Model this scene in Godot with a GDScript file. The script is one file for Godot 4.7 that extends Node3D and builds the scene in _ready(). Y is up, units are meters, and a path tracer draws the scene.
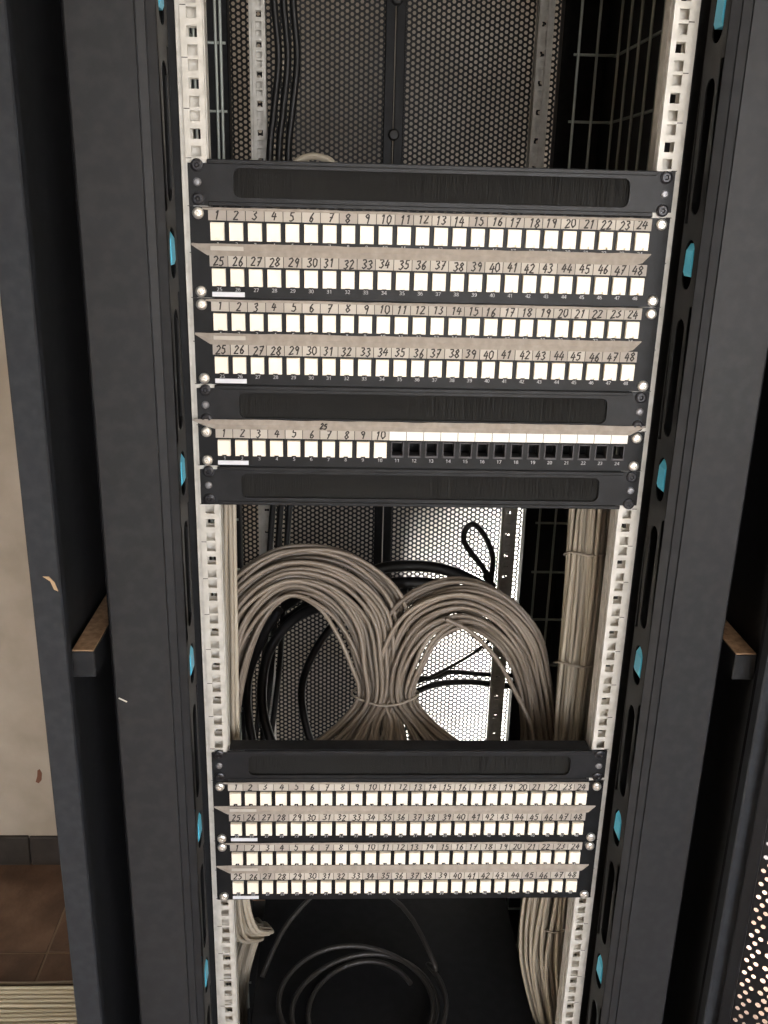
extends Node3D
# A 19 inch network cabinet seen from the front, door open: patch panels, brush panels, cable bundles.
# y is up, metres, floor at y = 0; the panels' front plane is z = 0, the top panel's upper edge is y = TOP.

const TOP := 1.8
const UNIT := 0.04445

# ------------------------------------------------------------------ mesh helpers
class MB:
	var v := PackedVector3Array()
	var n := PackedVector3Array()
	func tri(a: Vector3, b: Vector3, c: Vector3, nn = null) -> void:
		var k: Vector3 = nn if nn != null else (c - a).cross(b - a).normalized()
		if (c - a).cross(b - a).dot(k) < 0.0:
			v.append(a); v.append(c); v.append(b)
		else:
			v.append(a); v.append(b); v.append(c)
		n.append(k); n.append(k); n.append(k)
	func quad(a: Vector3, b: Vector3, c: Vector3, d: Vector3, nn = null) -> void:
		tri(a, b, c, nn); tri(a, c, d, nn)
	func stri(a: Vector3, b: Vector3, c: Vector3, na: Vector3, nb: Vector3, nc: Vector3) -> void:
		if (c - a).cross(b - a).dot(na + nb + nc) < 0.0:
			v.append(a); v.append(c); v.append(b); n.append(na); n.append(nc); n.append(nb)
		else:
			v.append(a); v.append(b); v.append(c); n.append(na); n.append(nb); n.append(nc)
	func mesh() -> ArrayMesh:
		var arr := []
		arr.resize(Mesh.ARRAY_MAX)
		arr[Mesh.ARRAY_VERTEX] = v
		arr[Mesh.ARRAY_NORMAL] = n
		var m := ArrayMesh.new()
		m.add_surface_from_arrays(Mesh.PRIMITIVE_TRIANGLES, arr)
		return m

# chamfered box between two corners
func box(mb: MB, lo: Vector3, hi: Vector3, ch := 0.0) -> void:
	var c := (lo + hi) * 0.5
	var h := (hi - lo) * 0.5
	ch = minf(ch, minf(h.x, minf(h.y, h.z)) * 0.9)
	for ax in 3:
		var u := (ax + 1) % 3
		var w := (ax + 2) % 3
		for s: float in [-1.0, 1.0]:
			var p := []
			for q in [[-1, -1], [1, -1], [1, 1], [-1, 1]]:
				var o := Vector3.ZERO
				o[ax] = s * h[ax]; o[u] = q[0] * (h[u] - ch); o[w] = q[1] * (h[w] - ch)
				p.append(c + o)
			var nn := Vector3.ZERO
			nn[ax] = s
			mb.quad(p[0], p[1], p[2], p[3], nn)
	if ch <= 0.0: return
	for ax in 3:
		var u := (ax + 1) % 3
		var w := (ax + 2) % 3
		for su in [-1.0, 1.0]:
			for sw in [-1.0, 1.0]:
				var p := []
				for q in [[-1, 0], [1, 0], [1, 1], [-1, 1]]:
					var o := Vector3.ZERO
					o[ax] = q[0] * (h[ax] - ch)
					o[u] = su * (h[u] - (ch if q[1] == 1 else 0.0))
					o[w] = sw * (h[w] - (ch if q[1] == 0 else 0.0))
					p.append(c + o)
				var nn := Vector3.ZERO
				nn[u] = su; nn[w] = sw
				mb.quad(p[0], p[1], p[2], p[3], nn.normalized())
	for sx in [-1.0, 1.0]:
		for sy in [-1.0, 1.0]:
			for sz in [-1.0, 1.0]:
				var sg := Vector3(sx, sy, sz)
				mb.tri(c + sg * Vector3(h.x, h.y - ch, h.z - ch), c + sg * Vector3(h.x - ch, h.y, h.z - ch), c + sg * Vector3(h.x - ch, h.y - ch, h.z), sg.normalized())

# sweep a round section along a smooth line
func tube(mb: MB, keys: Array, r: float, sides := 6, sub := 6, capped := true) -> void:
	var pts := []
	if sub <= 1:
		pts = keys
	else:
		for i in keys.size() - 1:
			var p0: Vector3 = keys[maxi(i - 1, 0)]
			var p1: Vector3 = keys[i]
			var p2: Vector3 = keys[i + 1]
			var p3: Vector3 = keys[mini(i + 2, keys.size() - 1)]
			for k in sub:
				pts.append(p1.cubic_interpolate(p2, p0, p3, float(k) / sub))
		pts.append(keys[-1])
	var t0: Vector3 = (pts[1] - pts[0]).normalized()
	var up := Vector3.UP if absf(t0.y) < 0.9 else Vector3.RIGHT
	var side := t0.cross(up).normalized()
	var pr := []
	var pn := []
	for i in pts.size():
		var a: Vector3 = pts[maxi(i - 1, 0)]
		var b: Vector3 = pts[mini(i + 1, pts.size() - 1)]
		var t := (b - a).normalized()
		side = (side - t * side.dot(t)).normalized()
		var o := t.cross(side)
		var ring := []
		var rn := []
		for k in sides:
			var an := TAU * k / sides
			var d := side * cos(an) + o * sin(an)
			ring.append(pts[i] + d * r)
			rn.append(d)
		if i > 0:
			for k in sides:
				var k2 := (k + 1) % sides
				mb.stri(pr[k], ring[k], ring[k2], pn[k], rn[k], rn[k2])
				mb.stri(pr[k], ring[k2], pr[k2], pn[k], rn[k2], pn[k2])
		if capped and (i == 0 or i == pts.size() - 1):
			for k in sides:
				mb.tri(pts[i], ring[k], ring[(k + 1) % sides], t * (-1.0 if i == 0 else 1.0))
		pr = ring
		pn = rn

# turned shape about the z axis: profile of [radius, z]
func lathe_z(mb: MB, prof: Array, sides := 14, at := Vector3.ZERO) -> void:
	for i in prof.size() - 1:
		for k in sides:
			var a := TAU * k / sides
			var b := TAU * (k + 1) / sides
			var p := func(q, an): return at + Vector3(cos(an) * q[0], sin(an) * q[0], q[1])
			var d := Vector2(prof[i + 1][0] - prof[i][0], prof[i + 1][1] - prof[i][1])
			var m := (a + b) * 0.5
			var nn := Vector3(cos(m) * d.y, sin(m) * d.y, -d.x).normalized()
			mb.quad(p.call(prof[i], a), p.call(prof[i], b), p.call(prof[i + 1], b), p.call(prof[i + 1], a), nn)

# plate in the xy plane with rectangular openings: holes are Rect2
func grid_plate(mb: MB, xs: Array, ys: Array, holes: Callable, z0: float, z1: float) -> void:
	var nx := xs.size() - 1
	var ny := ys.size() - 1
	var open := func(i, j): return i < 0 or j < 0 or i >= nx or j >= ny or holes.call(i, j)
	for i in nx:
		for j in ny:
			if holes.call(i, j): continue
			var a := Vector3(xs[i], ys[j], z0)
			var b := Vector3(xs[i + 1], ys[j], z0)
			var c := Vector3(xs[i + 1], ys[j + 1], z0)
			var d := Vector3(xs[i], ys[j + 1], z0)
			var o := Vector3(0, 0, z1 - z0)
			mb.quad(a, b, c, d, Vector3.BACK)
			mb.quad(a + o, b + o, c + o, d + o, Vector3.FORWARD)
			if open.call(i - 1, j): mb.quad(a, d, d + o, a + o, Vector3.LEFT)
			if open.call(i + 1, j): mb.quad(b, c, c + o, b + o, Vector3.RIGHT)
			if open.call(i, j - 1): mb.quad(a, b, b + o, a + o, Vector3.DOWN)
			if open.call(i, j + 1): mb.quad(d, c, c + o, d + o, Vector3.UP)

# rectangular cell with a round-ended or rounded opening, in a plane given by an origin and two axes
func holed_cell(mb: MB, fr: Transform3D, lo: Vector2, hi: Vector2, c: Vector2, half: Vector2, rad: float, thick: float, arc := 6) -> void:
	var hole := []
	for q in [[1, 1, 0.0], [-1, 1, PI / 2], [-1, -1, PI], [1, -1, 3 * PI / 2]]:
		for k in arc + 1:
			var an: float = q[2] + PI / 2 * k / arc
			hole.append(c + Vector2(q[0] * (half.x - rad), q[1] * (half.y - rad)) + Vector2(cos(an), sin(an)) * rad)
	var outer := []
	var sides := []
	for p in hole:
		var d: Vector2 = p - c
		var tx := INF
		var ty := INF
		if absf(d.x) > 1e-9: tx = ((hi.x if d.x > 0 else lo.x) - c.x) / d.x
		if absf(d.y) > 1e-9: ty = ((hi.y if d.y > 0 else lo.y) - c.y) / d.y
		outer.append(c + d * minf(tx, ty))
		sides.append((0 if d.x > 0 else 2) if tx < ty else (1 if d.y > 0 else 3))
	var corner := [Vector2(hi.x, hi.y), Vector2(lo.x, hi.y), Vector2(lo.x, lo.y), Vector2(hi.x, lo.y)]
	var fn := fr.basis.z
	for i in hole.size():
		var j := (i + 1) % hole.size()
		for f in [0.0, -thick]:
			var P := func(p): return fr * Vector3(p.x, p.y, f)
			var nn := fn if f == 0.0 else -fn
			mb.quad(P.call(hole[i]), P.call(outer[i]), P.call(outer[j]), P.call(hole[j]), nn)
			if sides[i] != sides[j]:
				mb.tri(P.call(outer[i]), P.call(corner[sides[i]]), P.call(outer[j]), nn)
		var e: Vector2 = (hole[i] + hole[j]) * 0.5 - c
		mb.quad(fr * Vector3(hole[i].x, hole[i].y, 0), fr * Vector3(hole[j].x, hole[j].y, 0), fr * Vector3(hole[j].x, hole[j].y, -thick), fr * Vector3(hole[i].x, hole[i].y, -thick), (fr.basis * Vector3(-e.x, -e.y, 0)).normalized())

# sheet of hexagonal cells, each with a round (six sided) opening; local x,y plane, from (0,0) to (w,h)
func perforated(mb: MB, fr: Transform3D, w: float, h: float, pitch: float, hole: Callable) -> void:
	var rows := int(h / (pitch * 0.866))
	var cols := int(w / pitch)
	var fn := fr.basis.z
	var co := []
	var ch := []
	for k in 6:
		var an := TAU * (k + 0.5) / 6
		co.append(Vector2(cos(an), sin(an)) * pitch * 0.5 / 0.866)
		ch.append(Vector2(cos(an), sin(an)))
	for j in rows:
		for i in cols:
			var c := Vector2((i + 0.5 + 0.5 * (j % 2)) * pitch, (j + 0.5) * pitch * 0.866)
			var rad: float = hole.call(c.x)
			var solid := rad <= 0.0
			for k in 6:
				var k2 := (k + 1) % 6
				var a: Vector2 = c + co[k]
				var b: Vector2 = c + co[k2]
				if solid:
					mb.tri(fr * Vector3(a.x, a.y, 0), fr * Vector3(b.x, b.y, 0), fr * Vector3(c.x, c.y, 0), fn)
				else:
					var d: Vector2 = c + ch[k2] * rad
					var e: Vector2 = c + ch[k] * rad
					mb.quad(fr * Vector3(a.x, a.y, 0), fr * Vector3(b.x, b.y, 0), fr * Vector3(d.x, d.y, 0), fr * Vector3(e.x, e.y, 0), fn)

# closed outline (x, z) pulled up from y0 to y1
func extrude_y(mb: MB, poly: PackedVector2Array, y0: float, y1: float) -> void:
	var cnt := poly.size()
	var area := 0.0
	for i in cnt:
		area += poly[i].cross(poly[(i + 1) % cnt])
	for i in cnt:
		var a := poly[i]
		var b := poly[(i + 1) % cnt]
		var d := (b - a)
		var nn := Vector3(d.y, 0, -d.x).normalized() * signf(area)
		mb.quad(Vector3(a.x, y0, a.y), Vector3(b.x, y0, b.y), Vector3(b.x, y1, b.y), Vector3(a.x, y1, a.y), nn)
	var t := Geometry2D.triangulate_polygon(poly)
	for i in range(0, t.size(), 3):
		for e in [[y0, Vector3.DOWN], [y1, Vector3.UP]]:
			var p := []
			for k in 3: p.append(Vector3(poly[t[i + k]].x, e[0], poly[t[i + k]].y))
			mb.tri(p[0], p[1], p[2], e[1])

# ------------------------------------------------------------------ nodes
var used := {}
func numbered(called: String) -> String:
	if not used.has(called):
		used[called] = 0
		return called
	used[called] += 1
	return "%s_%03d" % [called, used[called]]

func tag(o: Node, label: String, category := "", group := "") -> void:
	o.set_meta("label", label)
	if category: o.set_meta("category", category)
	if group: o.set_meta("group", group)

func thing(called: String, label: String, category: String, at := Vector3.ZERO, group := "") -> Node3D:
	var o := Node3D.new()
	o.name = numbered(called)
	add_child(o)
	o.position = at
	tag(o, label, category, group)
	return o

func part(called: String, m: Mesh, mat: Material, parent: Node, at := Vector3.ZERO) -> MeshInstance3D:
	var o := MeshInstance3D.new()
	o.name = called if parent != self else numbered(called)
	o.mesh = m
	o.material_override = mat
	o.cast_shadow = GeometryInstance3D.SHADOW_CASTING_SETTING_ON
	parent.add_child(o, true)
	o.position = at
	return o

func part_node(called: String, parent: Node) -> Node3D:
	var o := Node3D.new()
	o.name = called
	parent.add_child(o, true)
	return o

func structure(called: String, mb: MB, mat: Material) -> MeshInstance3D:
	var o := part(called, mb.mesh(), mat, self)
	o.set_meta("kind", "structure")
	return o

# ------------------------------------------------------------------ materials
func noise_image(seed_: int, freq: float, octaves: int, ramp: Array, size := 256) -> ImageTexture:
	var f := FastNoiseLite.new()
	f.seed = seed_
	f.frequency = freq
	f.fractal_octaves = octaves
	var src := f.get_seamless_image(size, size)
	var im := Image.create(size, size, false, Image.FORMAT_RGB8)
	var g := Gradient.new()
	g.offsets = PackedFloat32Array(ramp.map(func(e): return e[0]))
	g.colors = PackedColorArray(ramp.map(func(e): return e[1]))
	for y in size:
		for x in size:
			im.set_pixel(x, y, g.sample(src.get_pixel(x, y).r))
	return ImageTexture.create_from_image(im)

func bump(seed_: int, freq: float, strength: float, size := 256) -> ImageTexture:
	var f := FastNoiseLite.new()
	f.seed = seed_
	f.frequency = freq
	f.fractal_octaves = 3
	var im := f.get_seamless_image(size, size)
	im.convert(Image.FORMAT_RGBA8)
	im.bump_map_to_normal_map(strength)
	return ImageTexture.create_from_image(im)

func plain(c: Color, rough := 0.6, metal := 0.0, spec := 0.5) -> StandardMaterial3D:
	var m := StandardMaterial3D.new()
	m.albedo_color = c
	m.roughness = rough
	m.metallic = metal
	m.metallic_specular = spec
	return m

func textured(t: Texture2D, scale: float, rough: float, nrm: Texture2D = null, nscale := 0.3) -> StandardMaterial3D:
	var m := plain(Color.WHITE, rough)
	m.albedo_texture = t
	m.uv1_triplanar = true
	m.uv1_world_triplanar = true
	m.uv1_scale = Vector3.ONE * scale
	if nrm:
		m.normal_enabled = true
		m.normal_texture = nrm
		m.normal_scale = nscale
	return m

var M := {}
func materials() -> void:
	var fine := bump(11, 0.3, 1.0)
	M.post = textured(noise_image(1, 0.02, 4, [[0.25, Color("292a2c")], [0.75, Color("2e2f31")]]), 9.0, 0.45, fine, 0.08)
	M.shell = textured(noise_image(2, 0.02, 4, [[0.25, Color("292b2f")], [0.75, Color("2f3236")]]), 9.0, 0.5, fine, 0.08)
	M.black = textured(noise_image(4, 0.03, 4, [[0.25, Color("191a1c")], [0.75, Color("1e1f21")]]), 5.0, 0.42, fine, 0.08)
	M.panel = textured(noise_image(5, 0.03, 4, [[0.25, Color("202123")], [0.75, Color("27282a")]]), 5.0, 0.4, fine, 0.08)
	M.gasket = plain(Color("141417"), 0.9, 0.0, 0.2)
	M.stud = plain(Color("808083"), 0.4, 0.5)
	for k in ["post", "shell", "black", "panel"]: M[k].metallic_specular = 0.28
	M.bristle = plain(Color("232322"), 0.8, 0.0, 0.3)
	M.zinc = textured(noise_image(6, 0.03, 5, [[0.2, Color("b9b6ae")], [0.5, Color("c6c3bb")], [0.8, Color("cecbc4")]]), 6.0, 0.5)
	M.zinc.metallic = 0.15
	M.wire = plain(Color("aab1ab"), 0.4, 0.2)
	M.screw = plain(Color("e6e3dc"), 0.3, 0.75)
	M.screw_dark = plain(Color("26262a"), 0.35, 0.3)
	M.jack = plain(Color("faf1e0"), 0.4)
	M.card = [plain(Color("a9a39a"), 0.7), plain(Color("9e978f"), 0.7), plain(Color("b4aea5"), 0.7)]
	M.blank_card = plain(Color("efece3"), 0.6)
	M.paper = textured(noise_image(7, 0.04, 4, [[0.2, Color("8c847b")], [0.8, Color("9b9389")]]), 9.0, 0.8)
	M.sticker = plain(Color("d7dae0"), 0.5)
	M.ink = plain(Color("2b2826"), 0.7)
	M.print = plain(Color("b9b9bb"), 0.6)
	M.port = plain(Color("3a393c"), 0.45)
	M.clip = plain(Color("4fb6d6"), 0.4)
	M.cable = []
	for c in ["7d7266", "73695e", "867b6e", "796f63", "6b6258"]:
		M.cable.append(plain(Color(c), 0.5))
	M.cable_pale = []
	for c in ["a59c8c", "9b9283", "afa696"]:
		M.cable_pale.append(plain(Color(c), 0.5))
	M.tie = plain(Color("9a9184"), 0.4)
	M.cable_floor = [plain(Color("c9bfa6"), 0.5), plain(Color("bdb39a"), 0.5), plain(Color("d2c9b1"), 0.5)]
	M.rubber = plain(Color("131314"), 0.5)
	M.rubber_worn = plain(Color("2a2827"), 0.5)
	M.wall = textured(noise_image(8, 0.012, 5, [[0.15, Color("aca191")], [0.5, Color("b6ab9c")], [0.85, Color("beb4a5")]], 512), 0.8, 0.9, bump(12, 0.05, 2.0), 0.3)
	M.ceiling = plain(Color("d8d4cc"), 0.9)
	M.tile = []
	for k in 3:
		M.tile.append(textured(noise_image(20 + k, 0.02, 5, [[0.2, Color("4a372a")], [0.5, Color("5d4636")], [0.8, Color("6c5443")]]), 1.3, 0.55, fine, 0.2))
	M.grout = plain(Color("7b6b5a"), 0.9)
	M.skirting = textured(noise_image(9, 0.02, 5, [[0.2, Color("2b2724")], [0.8, Color("3b3632")]]), 2.0, 0.5)
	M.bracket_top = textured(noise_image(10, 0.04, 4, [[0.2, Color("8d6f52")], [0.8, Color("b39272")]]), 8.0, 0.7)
	M.frame = plain(Color("d9d6cf"), 0.5)
	M.glass = plain(Color(0.9, 0.95, 1.0, 0.08), 0.05)
	M.glass.transparency = BaseMaterial3D.TRANSPARENCY_ALPHA
	M.scrap = plain(Color("a58c6c"), 0.7)
	M.scrap_white = plain(Color("c8c4ba"), 0.7)
	M.stain = plain(Color("7a5240"), 0.9)

# ------------------------------------------------------------------ the scene
func _ready() -> void:
	var cam := Camera3D.new()
	cam.name = "camera"
	cam.fov = 57.9724
	cam.near = 0.02
	add_child(cam)
	cam.position = Vector3(-0.08398, TOP - 0.03386, 0.97096)
	cam.rotation = Vector3(-0.32592, -0.0446925, 0.0259293)
	cam.current = true

	var env := Environment.new()
	var sky_mat := ProceduralSkyMaterial.new()
	sky_mat.sky_top_color = Color(0.72, 0.80, 0.92)
	sky_mat.sky_horizon_color = Color(0.88, 0.91, 0.96)
	sky_mat.ground_bottom_color = Color(0.55, 0.54, 0.52)
	sky_mat.ground_horizon_color = Color(0.80, 0.80, 0.80)
	sky_mat.sky_energy_multiplier = 2.5
	sky_mat.ground_energy_multiplier = 2.0
	var sky := Sky.new()
	sky.sky_material = sky_mat
	env.background_mode = Environment.BG_SKY
	env.sky = sky
	env.tonemap_mode = Environment.TONE_MAPPER_LINEAR
	env.tonemap_exposure = 1.0
	env.sdfgi_enabled = true
	env.ssao_enabled = true
	env.ssil_enabled = true
	var we := WorldEnvironment.new()
	we.name = "world_environment"
	we.environment = env
	add_child(we)

	var sun := DirectionalLight3D.new()
	sun.name = "sun"
	sun.light_color = Color(0.94, 0.97, 1.0)
	sun.light_energy = 48.0
	sun.light_angular_distance = 7.0
	sun.shadow_enabled = true
	add_child(sun)
	sun.look_at_from_position(Vector3.ZERO, Vector3(-1.0, -0.58, -0.7))
	daylight("daylight_front_window", Vector3(0.75, 1.65, 2.93), Vector3(0, 0, 0), Vector2(1.8, 1.5), 8.0, Color(1.0, 0.97, 0.94))
	daylight("daylight_side_window", Vector3(1.66, 1.05, -0.42), Vector3(0, PI / 2, 0), Vector2(0.85, 1.8), 1.5, Color(0.93, 0.95, 1.0))

	materials()
	room()
	cabinet()
	equipment()
	cables()
	oddments()

# daylight coming in through a window opening: an area light that fills the opening
func daylight(called: String, at: Vector3, turn: Vector3, size: Vector2, energy: float, c: Color) -> void:
	var l := AreaLight3D.new()
	l.name = called
	l.area_size = size
	l.light_energy = energy
	l.light_color = c
	l.area_range = 12.0
	l.area_attenuation = 2.0
	l.shadow_enabled = true
	add_child(l)
	l.position = at
	l.rotation = turn

const X0 := -2.0
const X1 := 1.7
const Z0 := -1.18
const Z1 := 3.0
const H := 2.8

func wall_with_window(called: String, fr: Transform3D, w: float, o: Rect2, number: int) -> void:
	var mb := MB.new()
	var tmp := MB.new()
	grid_plate(tmp, [-0.12, o.position.x, o.end.x, w + 0.12], [-0.12, o.position.y, o.end.y, H + 0.12], func(i, j): return i == 1 and j == 1, 0.0, -0.12)
	for i in tmp.v.size():
		mb.v.append(fr * tmp.v[i]); mb.n.append(fr.basis * tmp.n[i])
	structure(called, mb, M.wall)
	var win := Node3D.new()
	win.name = "window_%d" % number
	add_child(win)
	win.transform = fr
	win.set_meta("kind", "structure")
	var f := MB.new()
	var a := o.position
	var b := o.end
	var mx := (a.x + b.x) * 0.5
	for r in [[a.x, a.y, b.x, a.y + 0.05], [a.x, b.y - 0.05, b.x, b.y], [a.x, a.y + 0.05, a.x + 0.05, b.y - 0.05], [b.x - 0.05, a.y + 0.05, b.x, b.y - 0.05], [mx - 0.02, a.y + 0.05, mx + 0.02, b.y - 0.05]]:
		box(f, Vector3(r[0], r[1], -0.1), Vector3(r[2], r[3], -0.06), 0.003)
	part("window_frame", f.mesh(), M.frame, win)
	for x in [[a.x + 0.05, mx - 0.02], [mx + 0.02, b.x - 0.05]]:
		var g := MB.new()
		box(g, Vector3(x[0], a.y + 0.05, -0.083), Vector3(x[1], b.y - 0.05, -0.078))
		part("pane", g.mesh(), M.glass, win)

func room() -> void:
	# floor: a bed of grout with tiles on it
	var mb := MB.new()
	box(mb, Vector3(X0 - 0.12, -0.12, Z0 - 0.12), Vector3(X1 + 0.12, -0.003, Z1 + 0.12))
	var fl := structure("floor", mb, M.grout)
	var rng := RandomNumberGenerator.new()
	rng.seed = 5
	var z := Z0
	var zi := 0
	while z < Z1 - 0.01:
		var ze := minf(Z1, -0.854 if zi == 0 else z + 0.4)
		var x := X0
		while x < X1 - 0.01:
			var xe := minf(X1, x + 0.4)
			var t := MB.new()
			box(t, Vector3(x + 0.002, -0.012, z + 0.002), Vector3(xe - 0.002, rng.randf() * 0.0006 - 0.0006, ze - 0.002), 0.0015)
			part("tile", t.mesh(), M.tile[rng.randi() % 3], fl)
			x = xe
		z = ze
		zi += 1
	mb = MB.new()
	box(mb, Vector3(X0 - 0.12, H, Z0 - 0.12), Vector3(X1 + 0.12, H + 0.12, Z1 + 0.12))
	structure("ceiling", mb, M.ceiling)
	mb = MB.new()
	box(mb, Vector3(X0 - 0.12, -0.12, Z0 - 0.12), Vector3(X1 + 0.12, H + 0.12, Z0))
	var wb := structure("wall_back", mb, M.wall)
	# a flake of missing paint low on the wall
	var st := MB.new()
	var pts := [Vector2(-0.905, 0.262), Vector2(-0.897, 0.258), Vector2(-0.889, 0.268), Vector2(-0.886, 0.289), Vector2(-0.891, 0.302), Vector2(-0.897, 0.298), Vector2(-0.899, 0.281)]
	for i in pts.size():
		var p: Vector2 = pts[i]
		var q: Vector2 = pts[(i + 1) % pts.size()]
		st.tri(Vector3(p.x, p.y, Z0 + 0.001), Vector3(q.x, q.y, Z0 + 0.001), Vector3(-0.894, 0.279, Z0 + 0.0015), Vector3.BACK)
		st.quad(Vector3(p.x, p.y, Z0 + 0.001), Vector3(q.x, q.y, Z0 + 0.001), Vector3(q.x, q.y, Z0 - 0.001), Vector3(p.x, p.y, Z0 - 0.001))
	part("brown_stain", st.mesh(), M.stain, wb)
	mb = MB.new()
	box(mb, Vector3(X0 - 0.12, -0.12, Z0), Vector3(X0, H + 0.12, Z1))
	structure("wall_left", mb, M.wall)
	wall_with_window("wall_right", Transform3D(Basis(Vector3(0, 0, 1), Vector3.UP, Vector3(-1, 0, 0)), Vector3(X1, 0, Z0)), Z1 - Z0, Rect2(0.33, 0.15, 0.86, 1.8), 1)
	wall_with_window("wall_front", Transform3D(Basis(Vector3(-1, 0, 0), Vector3.UP, Vector3(0, 0, -1)), Vector3(X1, 0, Z1)), X1 - X0, Rect2(0.05, 0.9, 1.8, 1.5), 2)
	# skirting tiles along the back wall
	var base := Node3D.new()
	base.name = "baseboard_back"
	add_child(base)
	base.set_meta("kind", "structure")
	var x2 := X0
	while x2 < X1 - 0.01:
		var e := minf(X1, x2 + 0.354)
		var t := MB.new()
		box(t, Vector3(x2 + 0.0015, 0.0, Z0), Vector3(e - 0.0015, 0.092 - 0.002 * rng.randf(), Z0 + 0.012), 0.002)
		part("tile", t.mesh(), M.skirting, base)
		x2 = e

# ------------------------------------------------------------------ the cabinet
func cabinet() -> void:
	var cab := thing("server_cabinet", "open black network cabinet with charcoal front posts and white drilled mounting rails", "cabinet", Vector3(0, 0, 0))
	var y0 := 0.1
	var y1 := 2.22
	for s: float in [-1.0, 1.0]:
		# outer skin with a folded front flange
		var mb := MB.new()
		var poly := PackedVector2Array()
		for p in [[0.372, 0.085], [0.372, 0.098], [0.398, 0.098], [0.398, -0.97], [0.4, -0.97], [0.4, 0.0985], [0.3985, 0.1], [0.3715, 0.1], [0.37, 0.0985], [0.37, 0.085]]:
			poly.append(Vector2(p[0] * s, p[1]))
		extrude_y(mb, poly, 0.03, y1)
		part("side_panel", mb.mesh(), M.shell, cab)
		# front post, a folded sheet with two fine grooves by its inner edge
		mb = MB.new()
		poly = PackedVector2Array()
		for p in [[0.254, 0.0605], [0.2612, 0.0655], [0.2614, 0.0635], [0.2624, 0.0640], [0.2626, 0.0662], [0.2695, 0.0692], [0.2698, 0.0675], [0.2708, 0.0675], [0.2711, 0.07], [0.3302, 0.07], [0.332, 0.0682], [0.332, -0.02], [0.33, -0.02], [0.33, 0.066], [0.272, 0.066], [0.256, 0.058]]:
			poly.append(Vector2(p[0] * s, p[1]))
		extrude_y(mb, poly, 0.05, y1)
		part("front_post", mb.mesh(), M.post, cab)
		# recess between post and skin, and behind the cable guide
		mb = MB.new()
		box(mb, Vector3(minf(0.2495 * s, 0.332 * s), 0.06, -0.0225), Vector3(maxf(0.2495 * s, 0.332 * s), y1, -0.0205), 0.0)
		box(mb, Vector3(minf(0.33 * s, 0.332 * s), 0.06, -0.14), Vector3(maxf(0.33 * s, 0.332 * s), y1, -0.0225), 0.0)
		box(mb, Vector3(minf(0.33 * s, 0.384 * s), 0.06, -0.142), Vector3(maxf(0.33 * s, 0.384 * s), y1, -0.14), 0.0)
		part("frame_plate", mb.mesh(), M.post, cab)
		mb = MB.new()
		box(mb, Vector3(minf(0.3321 * s, 0.3355 * s), 0.06, -0.0204), Vector3(maxf(0.3321 * s, 0.3355 * s), y1, 0.0625), 0.001)
		box(mb, Vector3(minf(0.3755 * s, 0.3848 * s), 0.06, 0.066), Vector3(maxf(0.3755 * s, 0.3848 * s), y1, 0.084), 0.002)
		part("foam_gasket", mb.mesh(), M.gasket, cab)
		# slotted guide on the inner side of the post
		var g := MB.new()
		var fr := Transform3D(Basis(Vector3(0, 0, s), Vector3.UP, Vector3(-s, 0, 0)), Vector3(0.2535 * s, 0, 0))
		var z_lo := 0.010
		var z_hi := 0.0600
		var lo_x := z_lo if s > 0 else -z_hi
		var hi_x := z_hi if s > 0 else -z_lo
		var cx: float = 0.035 * s
		for k in range(-2, 7):
			var c := TOP - 0.088 - 0.22225 * k
			if c - 0.1835 < 0.04: continue
			holed_cell(g, fr, Vector2(lo_x, c - 0.0385), Vector2(hi_x, minf(c + 0.03875, y1)), Vector2(cx, c), Vector2(0.013, 0.024), 0.0125, 0.0016)
			holed_cell(g, fr, Vector2(lo_x, c - 0.1835), Vector2(hi_x, c - 0.0385), Vector2(cx, c - 0.114), Vector2(0.0115, 0.061), 0.0112, 0.0016)
		var guide := part("cable_guide", g.mesh(), M.black, cab)
		# the guide's folded rear lip
		var lip := MB.new()
		box(lip, Vector3(minf(0.2535 * s, 0.31 * s), 0.06, 0.0085), Vector3(maxf(0.2535 * s, 0.31 * s), y1, 0.0101), 0.0004)
		part("lip", lip.mesh(), M.black, guide)
		# blue latch clips in the short slots
		var cm := MB.new()
		var prof := [[-0.015, 0.0], [-0.015, 0.0035], [-0.011, 0.005], [0.0095, 0.0045], [0.0165, 0.0005], [0.0165, -0.004], [-0.015, -0.004]]
		for e in [[-0.0095, -1.0], [0.0095, 1.0]]:
			for i in range(1, prof.size() - 1):
				cm.tri(Vector3(-s * prof[0][1], prof[0][0], e[0]), Vector3(-s * prof[i][1], prof[i][0], e[0]), Vector3(-s * prof[i + 1][1], prof[i + 1][0], e[0]), Vector3(0, 0, e[1]))
		for i in prof.size():
			var a: Array = prof[i]
			var b: Array = prof[(i + 1) % prof.size()]
			var d := Vector2(b[0] - a[0], b[1] - a[1])
			cm.quad(Vector3(-s * a[1], a[0], -0.0095), Vector3(-s * b[1], b[0], -0.0095), Vector3(-s * b[1], b[0], 0.0095), Vector3(-s * a[1], a[0], 0.0095), Vector3(-s * -d.x, -d.y * -1.0, 0).normalized() * -1.0)
		var clip_mesh := cm.mesh()
		for k in range(-2, 6):
			var cl := part("blue_clip", clip_mesh, M.clip, guide, Vector3(0.2575 * s, TOP - 0.088 - 0.22225 * k + 0.004, 0.0355))
			cl.set_meta("label", "sky blue plastic clip")
		# latch bracket in the recess
		var br := MB.new()
		box(br, Vector3(minf(0.354 * s, 0.3785 * s), TOP - 0.537, -0.139), Vector3(maxf(0.354 * s, 0.3785 * s), TOP - 0.506, 0.06), 0.001)
		var bracket := part("latch_bracket", br.mesh(), M.post, cab)
		br = MB.new()
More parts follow.
